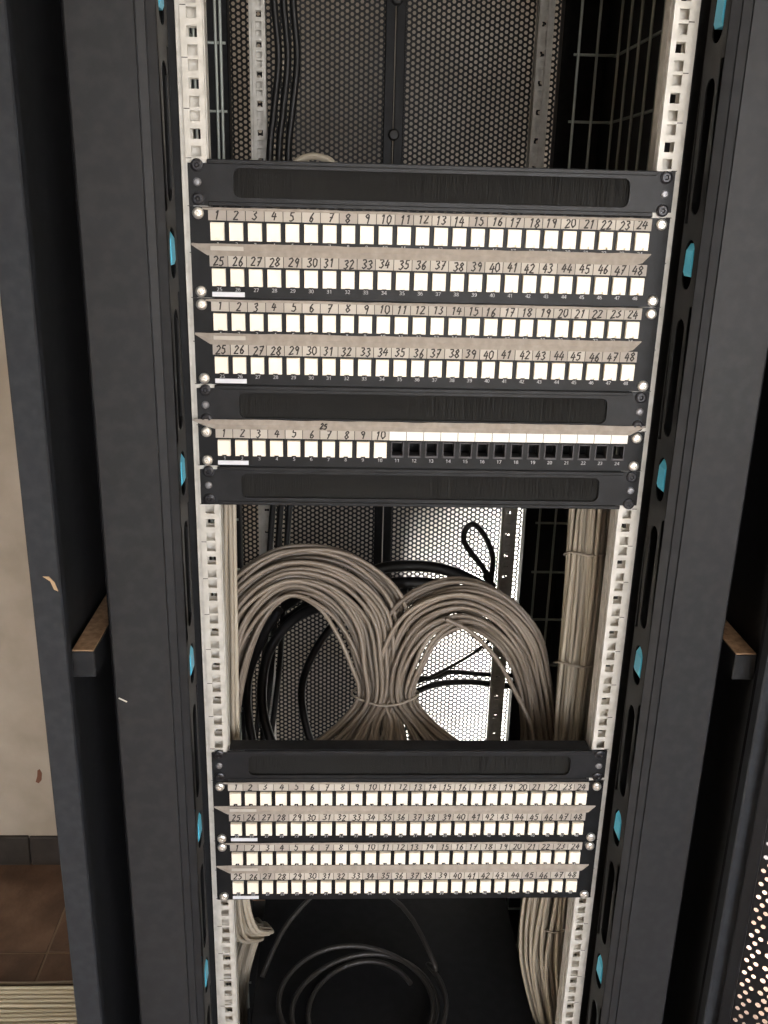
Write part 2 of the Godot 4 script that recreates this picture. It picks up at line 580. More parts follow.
		box(br, Vector3(minf(0.3545 * s, 0.378 * s), TOP - 0.506, -0.139), Vector3(maxf(0.3545 * s, 0.378 * s), TOP - 0.5045, 0.059), 0.0005)  # thin cap whose brown colour paints warm light onto the bracket's top face
		part("warm_lit_top", br.mesh(), M.bracket_top, bracket).set_meta("label", "brown top of the bracket with warm light painted in")
		# inner side skin and rear posts
		mb = MB.new()
		box(mb, Vector3(minf(0.306 * s, 0.398 * s), 0.05, -0.938), Vector3(maxf(0.306 * s, 0.398 * s), y1, -0.90), 0.002)
		part("rear_post", mb.mesh(), M.post, cab)
		mb = MB.new()
		box(mb, Vector3(minf(0.385 * s, 0.397 * s), 0.06, -0.9), Vector3(maxf(0.385 * s, 0.397 * s), y1, 0.08), 0.0)
		part("inner_lining", mb.mesh(), M.post, cab)
		mounting_rail(cab, s, 0.0, M.zinc, true)
		mounting_rail(cab, s, -0.70, M.zinc, false)
		wire_tray(cab, s)
		rear_door(cab, s)
	# top, bottom, plinth
	var mb2 := MB.new()
	box(mb2, Vector3(-0.4, y1, -0.97), Vector3(0.4, y1 + 0.04, 0.1), 0.002)
	part("top_panel", mb2.mesh(), M.shell, cab)
	mb2 = MB.new()
	box(mb2, Vector3(-0.397, 0.03, -0.96), Vector3(0.397, 0.06, 0.07), 0.002)
	part("bottom_panel", mb2.mesh(), M.post, cab)
	mb2 = MB.new()
	box(mb2, Vector3(-0.36, 0.0, -0.93), Vector3(0.36, 0.03, 0.06), 0.002)
	part("plinth", mb2.mesh(), M.post, cab)
	front_door(cab)

func mounting_rail(cab: Node3D, s: float, z: float, mat: Material, marks: bool) -> void:
	var ys := [0.13]
	var hole_rows := {}
	var mids := {}
	var list := []
	for u in range(-8, 37):
		for o in [[0.00635, 0], [0.022225, 1], [0.0381, 0]]:
			list.append([TOP - u * UNIT - o[0], o[1]])
	list.reverse()
	for e in list:
		if e[0] < 0.15 or e[0] > 2.17: continue
		ys.append(e[0] - 0.00475); hole_rows[ys.size() - 1] = true
		if e[1] == 1: mids[ys.size() - 1] = true
		ys.append(e[0] + 0.00475)
	ys.append(2.19)
	var xs := [0.2225, 0.22785, 0.23735, 0.2435]
	if s < 0: xs = [-0.2435, -0.23735, -0.22785, -0.2225]
	var mb := MB.new()
	grid_plate(mb, xs, ys, func(i, j): return i == 1 and hole_rows.has(j), z - 0.0004, z - 0.0022)
	# rear fold, open only behind the middle holes
	grid_plate(mb, xs, ys, func(i, j): return i == 1 and mids.has(j), z - 0.0125, z - 0.014)
	box(mb, Vector3(minf(0.242 * s, 0.2435 * s), 0.13, z - 0.0125), Vector3(maxf(0.242 * s, 0.2435 * s), 2.19, z - 0.0022))
	box(mb, Vector3(minf(0.2225 * s, 0.224 * s), 0.13, z - 0.03), Vector3(maxf(0.2225 * s, 0.224 * s), 2.19, z - 0.014))
	var rail := part("mounting_rail" if marks else "rear_rail", mb.mesh(), mat, cab)
	var fl := MB.new()
	box(fl, Vector3(minf(0.2436 * s, 0.2486 * s), 0.13, z - 0.014), Vector3(maxf(0.2436 * s, 0.2486 * s), 2.19, z - 0.004), 0.0005)
	part("outer_flange", fl.mesh(), mat, rail)
	if marks:
		var tk := MB.new()
		for u in range(-8, 37):
			var y := TOP - u * UNIT
			box(tk, Vector3(minf(0.2375 * s, 0.2432 * s), y - 0.0004, z - 0.0004), Vector3(maxf(0.2375 * s, 0.2432 * s), y + 0.0004, z - 0.00032))
		part("unit_marks", tk.mesh(), M.ink, rail)

func wire_tray(cab: Node3D, s: float) -> void:
	var tray := part_node("wire_tray", cab)
	var path := [Vector2(0.248, -0.078), Vector2(0.27, -0.078), Vector2(0.296, -0.083), Vector2(0.302, -0.095), Vector2(0.302, -0.28), Vector2(0.302, -0.485), Vector2(0.296, -0.498), Vector2(0.275, -0.5), Vector2(0.24, -0.5)]
	var spots := [Vector2(0.248, -0.0755), Vector2(0.271, -0.0755)]
	for k in 8: spots.append(Vector2(0.2995, -0.13 - 0.05 * k))
	if s > 0:
		spots.append_array([Vector2(0.273, -0.4975), Vector2(0.246, -0.4975)])
	else:   # the left tray is a pair of flat ladders
		spots = [Vector2(0.248, -0.0755), Vector2(0.271, -0.0755), Vector2(0.2995, -0.18), Vector2(0.2995, -0.29), Vector2(0.2995, -0.33), Vector2(0.2995, -0.45), Vector2(0.2755, -0.4975), Vector2(0.2685, -0.4975)]
		path[8] = Vector2(0.262, -0.5)
	var vm := MB.new()
	tube(vm, [Vector3(0, 0.2, 0), Vector3(0, 2.18, 0)], 0.0021, 8, 1)
	var vmesh := vm.mesh()
	for p in spots:
		part("upright_wire", vmesh, M.wire, tray, Vector3(p.x * s, 0, p.y))
	var hm := MB.new()
	var keys := []
	for p in path: keys.append(Vector3(p.x * s, 0, p.y))
	tube(hm, keys, 0.0021, 6, 3)
	var hmesh := hm.mesh()
	for k in 22:
		part("cross_wire", hmesh, M.wire, tray, Vector3(0, 2.152 - 0.09 * k, 0))

func rear_door(cab: Node3D, s: float) -> void:
	var door := part_node("rear_door", cab)
	var z := -0.955
	var mb := MB.new()
	var h := 1.86
	# sheet sits behind its frame
	var fr := Transform3D(Basis(Vector3.UP, Vector3(s, 0, 0), Vector3(0, 0, 1)), Vector3(0.012 * s, 0.3, z))
	perforated(mb, fr, h, 0.355, 0.0106, func(_x): return 0.0037)
	part("perforated_sheet", mb.mesh(), M.post, door)
	for r in [[0.0012, 0.019, 0.08, 2.2, "meeting_stile"], [0.362, 0.392, 0.08, 2.2, "hinge_stile"], [0.019, 0.362, 0.08, 0.31, "bottom_rail"], [0.019, 0.362, 2.155, 2.2, "top_rail"]]:
		var f := MB.new()
		box(f, Vector3(minf(r[0] * s, r[1] * s), r[2], z + 0.001), Vector3(maxf(r[0] * s, r[1] * s), r[3], z + 0.016), 0.0015)
		part(r[4], f.mesh(), M.black, door)
	if s > 0:
		for y in [1.884, 2.115, 1.2, 0.9]:
			var k := MB.new()
			lathe_z(k, [[0.011, 0.0], [0.011, 0.008], [0.008, 0.011], [0.0, 0.011]], 12)
			part("bolt", k.mesh(), M.rubber, door, Vector3(0.0012, y, z + 0.016))

func front_door(cab: Node3D) -> void:
	# hinged on the right and swung wide open
	var door := part_node("front_door", cab)
	var d := Vector3(0.788, 0, 0.616)
	var nrm := Vector3(-0.616, 0, 0.788)
	var fr := Transform3D(Basis(d, Vector3.UP, nrm), Vector3(0.3895, 0, 0.114))
	door.transform = fr
	var local := Transform3D(Basis.IDENTITY, Vector3(0.0, 0.12, 0.0))
	var mb := MB.new()
	perforated(mb, local, 0.70, 2.02, 0.0106, func(x): return 0.0 if x < 0.0075 else (0.0029 if x < 0.0235 else (0.0 if x < 0.0285 else 0.0034)))
	part("perforated_sheet", mb.mesh(), M.black, door)
	for r in [[-0.009, 0.0052, 0.06, 2.21, "hinge_stile"], [0.70, 0.735, 0.06, 2.21, "latch_stile"], [0.03, 0.70, 0.06, 0.125, "bottom_rail"], [0.03, 0.70, 2.12, 2.21, "top_rail"]]:
		var f := MB.new()
		box(f, Vector3(r[0], r[2], -0.004 if r[4] == "hinge_stile" else -0.022), Vector3(r[1], r[3], 0.004 if r[4] != "latch_stile" else 0.006), 0.002)
		part(r[4], f.mesh(), M.black, door)

# ------------------------------------------------------------------ rack equipment
const PORTS := 24
const PORT_HALF := 0.214
var screw_mesh: Mesh
var black_screw_mesh: Mesh
var stud_mesh: Mesh
var jack_mesh: Mesh
var sleeve_mesh: Mesh
var card_mesh: Mesh
var digit_meshes := {}

func port_x(i: int) -> float:
	return -PORT_HALF + 2.0 * PORT_HALF * i / (PORTS - 1)

func equipment() -> void:
	var mb := MB.new()
	lathe_z(mb, [[0.0056, 0.0], [0.0058, 0.0012], [0.0052, 0.0032], [0.0034, 0.0043], [0.002, 0.0044], [0.0012, 0.0030], [0.0, 0.0030]], 16)
	screw_mesh = mb.mesh()
	mb = MB.new()
	lathe_z(mb, [[0.0062, 0.0], [0.006, 0.0018], [0.0042, 0.0026], [0.0024, 0.0026], [0.0015, 0.0014], [0.0, 0.0014]], 16)
	black_screw_mesh = mb.mesh()
	mb = MB.new()
	lathe_z(mb, [[0.0042, 0.0], [0.004, 0.0015], [0.0026, 0.0024], [0.0, 0.0026]], 12)
	stud_mesh = mb.mesh()
	# jack: a white housing with a latch notch below and a shutter set back in it
	mb = MB.new()
	grid_plate(mb, [-0.0068, -0.0024, 0.0024, 0.0068], [-0.0086, -0.0062, 0.0086], func(i, j): return i == 1 and j == 0, 0.0035, -0.022)
	grid_plate(mb, [-0.0024, 0.0024], [-0.0086, -0.0062], func(_i, _j): return false, -0.0005, -0.004)
	for r in [[-0.0068, 0.0072, 0.0068, 0.0086], [-0.0068, -0.0060, -0.0056, 0.0072], [0.0056, -0.0060, 0.0068, 0.0072]]:
		box(mb, Vector3(r[0], r[1], 0.0035), Vector3(r[2], r[3], 0.0042), 0.0003)
	jack_mesh = mb.mesh()
	# empty port: a shallow dark sleeve with a lip at its foot
	mb = MB.new()
	box(mb, Vector3(-0.0068, -0.0086, -0.014), Vector3(-0.0056, 0.0086, 0.0028), 0.0003)
	box(mb, Vector3(0.0056, -0.0086, -0.014), Vector3(0.0068, 0.0086, 0.0028), 0.0003)
	box(mb, Vector3(-0.0056, -0.0086, -0.014), Vector3(0.0056, -0.0062, 0.0034), 0.0003)
	box(mb, Vector3(-0.0056, 0.0074, -0.014), Vector3(0.0056, 0.0086, 0.0024), 0.0003)
	sleeve_mesh = mb.mesh()
	mb = MB.new()
	box(mb, Vector3(-0.0090, -0.0056, 0.0), Vector3(0.0090, 0.0056, 0.0006), 0.0002)
	card_mesh = mb.mesh()

	brush_panel(0.0, "black brush panel at the very top, above all the patch panels")
	patch_panel(1.0, 2, 24, "double-row patch panel of white jacks, just under the topmost brush panel", 31)
	patch_panel(3.0, 2, 24, "double-row patch panel of white jacks, second panel of jacks from the top", 32)
	brush_panel(5.0, "black brush panel between the double-row patch panels and the half-empty one")
	patch_panel(6.0, 1, 10, "single-row patch panel with ten white jacks and fourteen empty black ports", 33)
	brush_panel(7.0, "black brush panel under the half-empty patch panel, above the looped cables")
	brush_panel(15.0, "black brush panel below the looped beige cables, lowest of the four")
	patch_panel(16.0, 2, 24, "black double-row patch panel of white jacks directly under the lowest brush panel", 34)
	patch_panel(18.0, 2, 24, "lowest double-row patch panel of white jacks, above the dark space", 35)

	# black device in the dark space at the bottom
	var ups := thing("rack_device", "flat black rack device in the dark space under the lowest patch panel", "device", Vector3(0, 0.37, 0.0))
	mb = MB.new()
	box(mb, Vector3(-0.2215, 0.0, -0.68), Vector3(0.2215, 0.18, -0.001), 0.002)
	part("case", mb.mesh(), M.black, ups)
	mb = MB.new()
	box(mb, Vector3(-0.2413, 0.0, 0.0), Vector3(0.2413, 0.178, 0.004), 0.001)
	part("front_plate", mb.mesh(), M.panel, ups)

func brush_panel(u: float, label: String) -> void:
	var h := UNIT - 0.0007
	var p := thing("brush_panel", label, "brush panel", Vector3(0, TOP - u * UNIT - h - 0.00035, 0), "black brush panels")
	var mb := MB.new()
	var fr := Transform3D(Basis.IDENTITY, Vector3(0, 0, 0.002))
	holed_cell(mb, fr, Vector2(-0.2413, 0), Vector2(0.2413, h), Vector2(0, 0.0222), Vector2(0.197, 0.0138), 0.007, 0.002)
	# raised bezel lines above and below the opening
	box(mb, Vector3(-0.2225, h - 0.0045, 0.002), Vector3(0.2225, h - 0.0002, 0.0036), 0.0012)
	box(mb, Vector3(-0.2225, 0.0002, 0.002), Vector3(0.2225, 0.0045, 0.0036), 0.0012)
	box(mb, Vector3(-0.22, h - 0.0016, -0.02), Vector3(0.22, h, 0.0))
	box(mb, Vector3(-0.22, 0, -0.02), Vector3(0.22, 0.0016, 0.0))
	part("plate", mb.mesh(), M.panel, p)
	# bristles
	var rng := RandomNumberGenerator.new()
	rng.seed = int(u) + 77
	mb = MB.new()
	var x := -0.199
	while x < 0.199:
		var w := 0.0005 + rng.randf() * 0.0003
		var t := rng.randf_range(-0.0012, 0.0012)
		var z := -0.0025 + rng.randf_range(-0.0004, 0.0004)
		var a := Vector3(x, 0.004, z)
		var b := Vector3(x + w, 0.004, z)
		var c := Vector3(x + w + t, h - 0.004, z + rng.randf_range(-0.0006, 0.0006))
		var d := Vector3(x + t, h - 0.004, c.z)
		var back := Vector3(0, 0, -0.0008)
		mb.quad(a, b, c, d, Vector3.BACK)
		mb.quad(a, d, d + back, a + back, Vector3.LEFT)
		mb.quad(b, c, c + back, b + back, Vector3.RIGHT)
		x += w + 0.00002
	box(mb, Vector3(-0.199, 0.003, -0.0062), Vector3(0.199, h - 0.003, -0.0045))
	var br := part("bristles", mb.mesh(), M.bristle, p)
	br.set_meta("kind", "stuff")
	for s: float in [-1.0, 1.0]:
		for o in [0.0065, 0.0378]:
			part("screw", black_screw_mesh, M.screw_dark, p, Vector3(0.2322 * s, o, 0.002))
		part("stud", stud_mesh, M.stud, p, Vector3(0.2326 * s, 0.0222, 0.002))

func number_mesh(k: int) -> Mesh:
	if not digit_meshes.has(k):
		var t := TextMesh.new()
		var f := SystemFont.new()
		f.font_names = PackedStringArray(["Droid Sans"])
		t.font = f
		t.font_size = 24
		t.text = str(k)
		t.pixel_size = 0.00021
		t.depth = 0.0002
		t.curve_step = 4.0
		digit_meshes[k] = t
	return digit_meshes[k]

const STROKES := {
	0: [[[0.5, 0.0], [0.1, 0.3], [0.05, 0.8], [0.4, 1.0], [0.8, 0.8], [0.9, 0.3], [0.5, 0.0]]],
	1: [[[0.25, 0.75], [0.6, 1.0], [0.5, 0.0]]],
	2: [[[0.1, 0.8], [0.5, 1.0], [0.85, 0.75], [0.5, 0.35], [0.1, 0.0], [0.95, 0.05]]],
	3: [[[0.1, 0.9], [0.6, 1.0], [0.8, 0.75], [0.4, 0.55], [0.9, 0.3], [0.5, 0.0], [0.1, 0.1]]],
	4: [[[0.5, 1.0], [0.05, 0.35], [0.95, 0.4]], [[0.7, 0.75], [0.6, 0.0]]],
	5: [[[0.85, 1.0], [0.25, 0.95], [0.2, 0.6], [0.7, 0.6], [0.85, 0.25], [0.5, 0.0], [0.1, 0.1]]],
	6: [[[0.7, 1.0], [0.2, 0.5], [0.2, 0.1], [0.6, 0.0], [0.85, 0.3], [0.5, 0.5], [0.2, 0.3]]],
	7: [[[0.1, 0.95], [0.9, 1.0], [0.4, 0.0]], [[0.3, 0.5], [0.8, 0.52]]],
	8: [[[0.5, 0.5], [0.15, 0.75], [0.5, 1.0], [0.85, 0.78], [0.5, 0.5], [0.1, 0.25], [0.5, 0.0], [0.9, 0.25], [0.5, 0.5]]],
	9: [[[0.85, 0.8], [0.5, 1.0], [0.15, 0.75], [0.5, 0.5], [0.85, 0.75], [0.7, 0.0]]],
}

# pen strokes of a written number, centred at c on the plane z
func written(mb: MB, num: int, c: Vector2, z: float, rng: RandomNumberGenerator, hgt := 0.0088) -> void:
	var txt := str(num)
	var w := hgt * 0.55
	var x := c.x - txt.length() * w * 0.58
	for ch in txt:
		var dy := rng.randf_range(-0.0006, 0.0006)
		for st in STROKES[int(ch)]:
			var prev := Vector2.ZERO
			for i in st.size():
				var p := Vector2(x + (st[i][0] + rng.randf_range(-0.06, 0.06)) * w + st[i][1] * 0.0014, c.y - hgt * 0.5 + dy + (st[i][1] + rng.randf_range(-0.04, 0.04)) * hgt)
				if i > 0:
					var t := (p - prev).normalized()
					var o := Vector2(-t.y, t.x) * 0.0007
					var e := t * 0.0003
					mb.quad(Vector3(prev.x - e.x + o.x, prev.y - e.y + o.y, z), Vector3(p.x + e.x + o.x, p.y + e.y + o.y, z), Vector3(p.x + e.x - o.x, p.y + e.y - o.y, z), Vector3(prev.x - e.x - o.x, prev.y - e.y - o.y, z), Vector3.BACK)
				prev = p
		x += w * 1.16

# a strip of paper, slightly buckled, its outline given as upper and lower edge at each x
func paper_strip(xa: float, xb: float, ya: float, yb: float, z: float, seed_: int, left_tip: float, right_tip: float) -> Mesh:
	var mb := MB.new()
	var nz := FastNoiseLite.new()
	nz.seed = seed_
	nz.frequency = 9.0
	var prev := []
	var cnt := 60
	for i in cnt + 1:
		var f := float(i) / cnt
		var x := lerpf(xa, xb, f)
		var bulge := 0.0012 * (0.5 + nz.get_noise_1d(x)) + 0.0003
		# torn ends run out to a point along the upper edge
		var lo := ya
		if x < xa + left_tip: lo = lerpf(ya, yb - 0.002, 1.0 - (x - xa) / left_tip)
		if x > xb - right_tip: lo = lerpf(ya, yb - 0.001, 1.0 - (xb - x) / right_tip)
		var top := yb + 0.0008 * nz.get_noise_1d(x * 2.3 + 50.0)
		var row := [Vector3(x, lo, z + 0.0004), Vector3(x, (lo + top) * 0.5, z + bulge + 0.0004), Vector3(x, top, z + 0.0003), Vector3(x, top, z), Vector3(x, lo, z)]
		if i > 0:
			for k in 5:
				mb.quad(prev[k], row[k], row[(k + 1) % 5], prev[(k + 1) % 5], [Vector3(0, -0.15, 1).normalized(), Vector3(0, 0.25, 1).normalized(), Vector3.UP, Vector3.FORWARD, Vector3.DOWN][k])
		prev = row
	return mb.mesh()

func patch_panel(u: float, units: int, filled: int, label: String, seed_: int) -> void:
	var h := units * UNIT - 0.0007
	var p := thing("patch_panel", label, "patch panel", Vector3(0, TOP - u * UNIT - h - 0.00035, 0), "rack patch panels")
	var rng := RandomNumberGenerator.new()
	rng.seed = seed_
	var rows := []
	for r in units: rows.append(h - (0.0232 + r * UNIT))
	rows.reverse()   # bottom row first
	var xs := [-0.2413]
	for i in PORTS:
		xs.append(port_x(i) - 0.0069); xs.append(port_x(i) + 0.0069)
	xs.append(0.2413)
	var ys := [0.0]
	for y in rows:
		ys.append(y - 0.0088); ys.append(y + 0.0088)
	ys.append(h)
	var mb := MB.new()
	grid_plate(mb, xs, ys, func(i, j): return i % 2 == 1 and j % 2 == 1, 0.002, 0.0)
	box(mb, Vector3(-0.22, h - 0.0016, -0.03), Vector3(0.22, h, 0.0))
	box(mb, Vector3(-0.22, 0, -0.03), Vector3(0.22, 0.0016, 0.0))
	part("face_plate", mb.mesh(), M.black, p)
	if filled < PORTS:
		mb = MB.new()
		box(mb, Vector3(-0.22, 0.002, -0.034), Vector3(0.22, h - 0.002, -0.030))
		part("back_cover", mb.mesh(), M.black, p)
	for s: float in [-1.0, 1.0]:
		for y in [0.0062, h - 0.0062]:
			part("screw", screw_mesh, M.screw, p, Vector3(0.2326 * s, y, 0.002))
	var st := SurfaceTool.new()
	st.begin(Mesh.PRIMITIVE_TRIANGLES)
	for r in units:                       # r = 0 is the upper row
		var y: float = rows[units - 1 - r]
		for i in PORTS:
			var at := Vector3(port_x(i), y, 0.0)
			if i < filled:
				part("jack", jack_mesh, M.jack, p, at + Vector3(0, 0, 0.002))
			else:
				part("empty_port", sleeve_mesh, M.port, p, at)
			var k := i + 1 + r * PORTS
			st.append_from(number_mesh(k), 0, Transform3D(Basis.IDENTITY, Vector3(port_x(i), y - 0.0121, 0.0021)))
		# row of writing cards above the jacks
		var cy := y + 0.0160
		var ink := MB.new()
		for i in PORTS:
			var used_card: bool = i < filled
			part("label_card", card_mesh, M.card[rng.randi() % 3] if used_card else M.blank_card, p, Vector3(port_x(i), cy, 0.002))
			if used_card:
				written(ink, i + 1 + (r * PORTS), Vector2(port_x(i) + rng.randf_range(-0.001, 0.001), cy + rng.randf_range(-0.0006, 0.0006)), 0.00275, rng)
		if units == 1:
			written(ink, 25, Vector2(-0.108, cy + 0.0098), 0.0063, rng, 0.006)
		part("handwritten_numbers", ink.mesh(), M.ink, p)
		if units == 1:
			part("paper_strip", paper_strip(-0.2465, 0.2405, cy + 0.0045, cy + 0.0150, 0.0040, seed_, 0.022, 0.016), M.paper, p)
		elif r == 1:
			part("paper_strip", paper_strip(-0.2405, 0.2255 if u < 10 else 0.234, cy + 0.0050, cy + 0.0168, 0.0026, seed_, 0.016, 0.010), M.paper, p)
		else:
			part("paper_strip", paper_strip(-0.2285, 0.2225, cy + 0.0040, cy + 0.0066, 0.0026, seed_, 0.006, 0.006), M.paper, p)
	var pn := st.commit()
	part("port_numbers", pn, M.print, p)
	# name plate sticker under the first two jacks of the lowest row
	mb = MB.new()
	box(mb, Vector3(-0.2215, 0.0012, 0.002), Vector3(-0.1885, 0.0060, 0.0026), 0.0002)
	part("sticker", mb.mesh(), M.sticker, p)
	if units == 2:
		mb = MB.new()
		box(mb, Vector3(-0.2215, rows[0] + 0.0262, 0.0045), Vector3(-0.1885, rows[0] + 0.0305, 0.005), 0.0002)
		part("sticker", mb.mesh(), M.card[2], p)

# ------------------------------------------------------------------ cables
# cables that run side by side along keys of [centre, half width, half depth]; fan gives each one its own last points
func bundle(parent: Node3D, called: String, count: int, keys: Array, r: float, mats: Array, seed_: int, fan := []) -> void:
	var rng := RandomNumberGenerator.new()
	rng.seed = seed_
	for c in count:
		var rad := sqrt((c + 0.5) / count)
		var an := c * 2.39996
		var a := cos(an) * rad
		var b := sin(an) * rad
		var drift := rng.randf_range(-0.28, 0.28)
		var ph := rng.randf() * TAU
		var pts := []
		for i in keys.size():
			var t: Vector3 = (keys[mini(i + 1, keys.size() - 1)][0] - keys[maxi(i - 1, 0)][0]).normalized()
			var side := t.cross(Vector3(0, 0, 1)).normalized()
			var aa := a + drift * sin(i * 0.8 + ph)
			var bb := b + drift * cos(i * 0.7 + ph)
			pts.append(keys[i][0] + side * aa * keys[i][1] + Vector3(0, 0, 1) * bb * keys[i][2])
		if fan:
			var x := lerpf(fan[1], fan[2], (a + 1.0) * 0.5) + rng.randf_range(-0.012, 0.012)
			pts.append_array([Vector3(lerpf(fan[0], x, 0.45), 1.092, -0.125 + 0.012 * b), Vector3(x, 1.05 + 0.006 * b, -0.085 + 0.012 * b), Vector3(x * 1.06, 0.985, -0.050 + 0.006 * b)])
		var mb := MB.new()
		tube(mb, pts, r * rng.randf_range(0.92, 1.08), 7, 6)
		part(called, mb.mesh(), mats[rng.randi() % mats.size()], parent)

func ring_tie(parent: Node3D, c: Vector3, rx: float, rz: float, tilt := 0.0) -> void:
	var mb := MB.new()
	var pts := []
	for k in 25:
		var an := TAU * k / 24
		pts.append(c + Vector3(cos(an) * rx, sin(an) * rx * tilt + 0.002 * sin(an * 3.0), sin(an) * rz))
	tube(mb, pts, 0.0016, 5, 1, false)
	part("tie", mb.mesh(), M.tie, parent)

func cable_thing(called: String, label: String, pts: Array, r: float, mat: Material, group := "", category := "cable") -> void:
	var mb := MB.new()
	tube(mb, pts, r, 10, 8)
	var o := part(called, mb.mesh(), mat, self)
	tag(o, label, category, group)

func cables() -> void:
	# looped bundle on the left
	var t := thing("cable_bundle", "beige cable bundle tied in the middle, looping out to the left and right", "cable bundle", Vector3.ZERO, "beige network cable bundles")
	var lk := []
	for e in [[-0.250, 0.80, -0.125, .018, .022], [-0.252, 1.04, -0.125, .025, .022], [-0.249, 1.120, -.125, .030, .022], [-0.237, 1.200, -.13, .036, .022], [-0.210, 1.262, -.145, .038, .024], [-0.160, 1.298, -.162, .036, .026], [-0.098, 1.285, -.172, .044, .026], [-0.050, 1.240, -.165, .048, .026], [-0.037, 1.180, -.152, .036, .026], [-0.036, 1.128, -.145, .026, .022]]:
		lk.append([Vector3(e[0], e[1], e[2]), e[3], e[4]])
	bundle(t, "cable", 46, lk, 0.0029, M.cable, 101, [-0.036, 0.0, -0.165])
	ring_tie(t, Vector3(-0.026, 1.127, -0.145), 0.046, 0.026, -0.05)
	# looped bundle on the right
	var rk := []
	for e in [[0.196, 0.86, -.165, .020, .020], [0.199, 1.020, -.165, .026, .022], [0.195, 1.070, -.163, .026, .022], [0.180, 1.142, -.16, .026, .024], [0.153, 1.209, -.145, .031, .024], [0.113, 1.243, -.162, .033, .026], [0.067, 1.249, -.172, .034, .026], [0.020, 1.227, -.165, .036, .026], [-0.006, 1.182, -.152, .034, .026], [-0.012, 1.128, -.145, .026, .022]]:
		rk.append([Vector3(e[0], e[1], e[2]), e[3], e[4]])
	bundle(t, "cable", 44, rk, 0.0029, M.cable, 102, [-0.012, 0.115, -0.055])
	# straight trunks behind the rails
	t = thing("cable_bundle", "straight trunk of beige cables running down behind the right mounting rail", "cable bundle", Vector3.ZERO, "beige network cable bundles")
	var tk := []
	for e in [[0.214, 1.66, -.075, .012, .012], [0.218, 1.55, -.10, .020, .02], [0.224, 1.413, -.115, .024, .022], [0.2285, 1.284, -.118, .025, .022], [0.2290, 1.138, -.118, .025, .022], [0.2305, 1.06, -.118, .025, .022], [0.227, .93, -.115, .032, .024], [0.221, .80, -.115, .042, .024], [0.224, .70, -.12, .040, .024], [0.243, .60, -.13, .034, .024], [0.262, .50, -.15, .026, .022], [0.27, .32, -.16, .02, .02]]:
		tk.append([Vector3(e[0], e[1], e[2]), e[3], e[4]])
	bundle(t, "cable", 42, tk, 0.0029, M.cable_pale, 103)
	for y in [1.345, 1.19, 0.76]:
		ring_tie(t, Vector3(0.228, y, -0.118), 0.031, 0.027, 0.3)
	t = thing("cable_bundle", "thin trunk of beige cables running down beside the left mounting rail", "cable bundle", Vector3.ZERO, "beige network cable bundles")
	var tl := []
	for e in [[-0.218, 1.66, -.055, .008, .01], [-0.222, 1.55, -.06, .010, .012], [-0.224, 1.42, -.062, .0105, .014], [-0.2265, 1.30, -.064, .012, .014], [-0.2305, 1.10, -.066, .014, .014], [-0.2305, .90, -.07, .016, .014], [-0.226, .79, -.08, .022, .016], [-0.205, .735, -.13, .02, .016], [-0.225, .66, -.22, .016, .014], [-0.255, .50, -.27, .014, .014], [-0.26, .32, -.28, .014, .014]]:
		tl.append([Vector3(e[0], e[1], e[2]), e[3], e[4]])
	bundle(t, "cable", 18, tl, 0.0028, M.cable_pale, 104)
	# single cables
	cable_thing("network_cable", "single beige cable hanging straight from the right arch, in front of the bright mesh", [Vector3(0.050, 1.246, -0.13), Vector3(0.083, 1.229, -0.128), Vector3(0.118, 1.194, -0.122), Vector3(0.149, 1.141, -0.118), Vector3(0.172, 1.092, -0.11), Vector3(0.180, 1.03, -0.095), Vector3(0.180, 0.96, -0.085)], 0.0030, M.cable[1])
	cable_thing("network_cable", "beige cable crest just showing above the top brush panel", [Vector3(-0.175, 1.74, -0.19), Vector3(-0.152, 1.797, -0.20), Vector3(-0.136, 1.8105, -0.20), Vector3(-0.118, 1.8115, -0.20), Vector3(-0.100, 1.800, -0.20), Vector3(-0.08, 1.74, -0.19)], 0.0042, M.cable_pale[0])
	# black power cables behind
	var hang := "black cables hanging inside the cabinet"
	for e in [[-0.207, 0.0, "leftmost of the three thick black cables hanging by the left rear rail"], [-0.192, 0.012, "middle one of the three thick black cables hanging by the left rear rail"], [-0.177, -0.004, "rightmost of the three thick black cables hanging by the left rear rail"]]:
		var x: float = e[0]
		cable_thing("power_cable", e[2], [Vector3(x - 0.004, 2.19, -0.675), Vector3(x + 0.002, 2.06, -0.675), Vector3(x + 0.008, 1.977, -0.675), Vector3(x, 1.90, -0.672), Vector3(x - 0.008, 1.816, -0.67), Vector3(x - 0.006, 1.6, -0.66 + e[1]), Vector3(x + 0.01, 1.4, -0.64 + e[1] * 2), Vector3(x - 0.01, 1.2, -0.62 + e[1]), Vector3(x - 0.03, 0.9, -0.62), Vector3(x - 0.065, 0.62, -0.60), Vector3(x - 0.075, 0.4, -0.60)], 0.0058, M.rubber, hang)
	cable_thing("power_cable", "black cable curving left from under the left arch, outer of the two curves", [Vector3(0.02, 1.165, -0.40), Vector3(-0.082, 1.134, -0.425), Vector3(-0.157, 1.101, -0.45), Vector3(-0.209, 1.035, -0.45), Vector3(-0.224, 0.938, -0.45), Vector3(-0.203, 0.838, -0.45), Vector3(-0.15, 0.72, -0.46), Vector3(-0.06, 0.66, -0.5)], 0.0085, M.rubber, hang)
	cable_thing("power_cable", "black cable curving left from under the left arch, inner of the two curves", [Vector3(0.04, 1.14, -0.47), Vector3(-0.059, 1.091, -0.50), Vector3(-0.116, 1.039, -0.50), Vector3(-0.155, 0.950, -0.50), Vector3(-0.152, 0.868, -0.50), Vector3(-0.124, 0.795, -0.50), Vector3(-0.03, 0.70, -0.50)], 0.0070, M.rubber, hang)
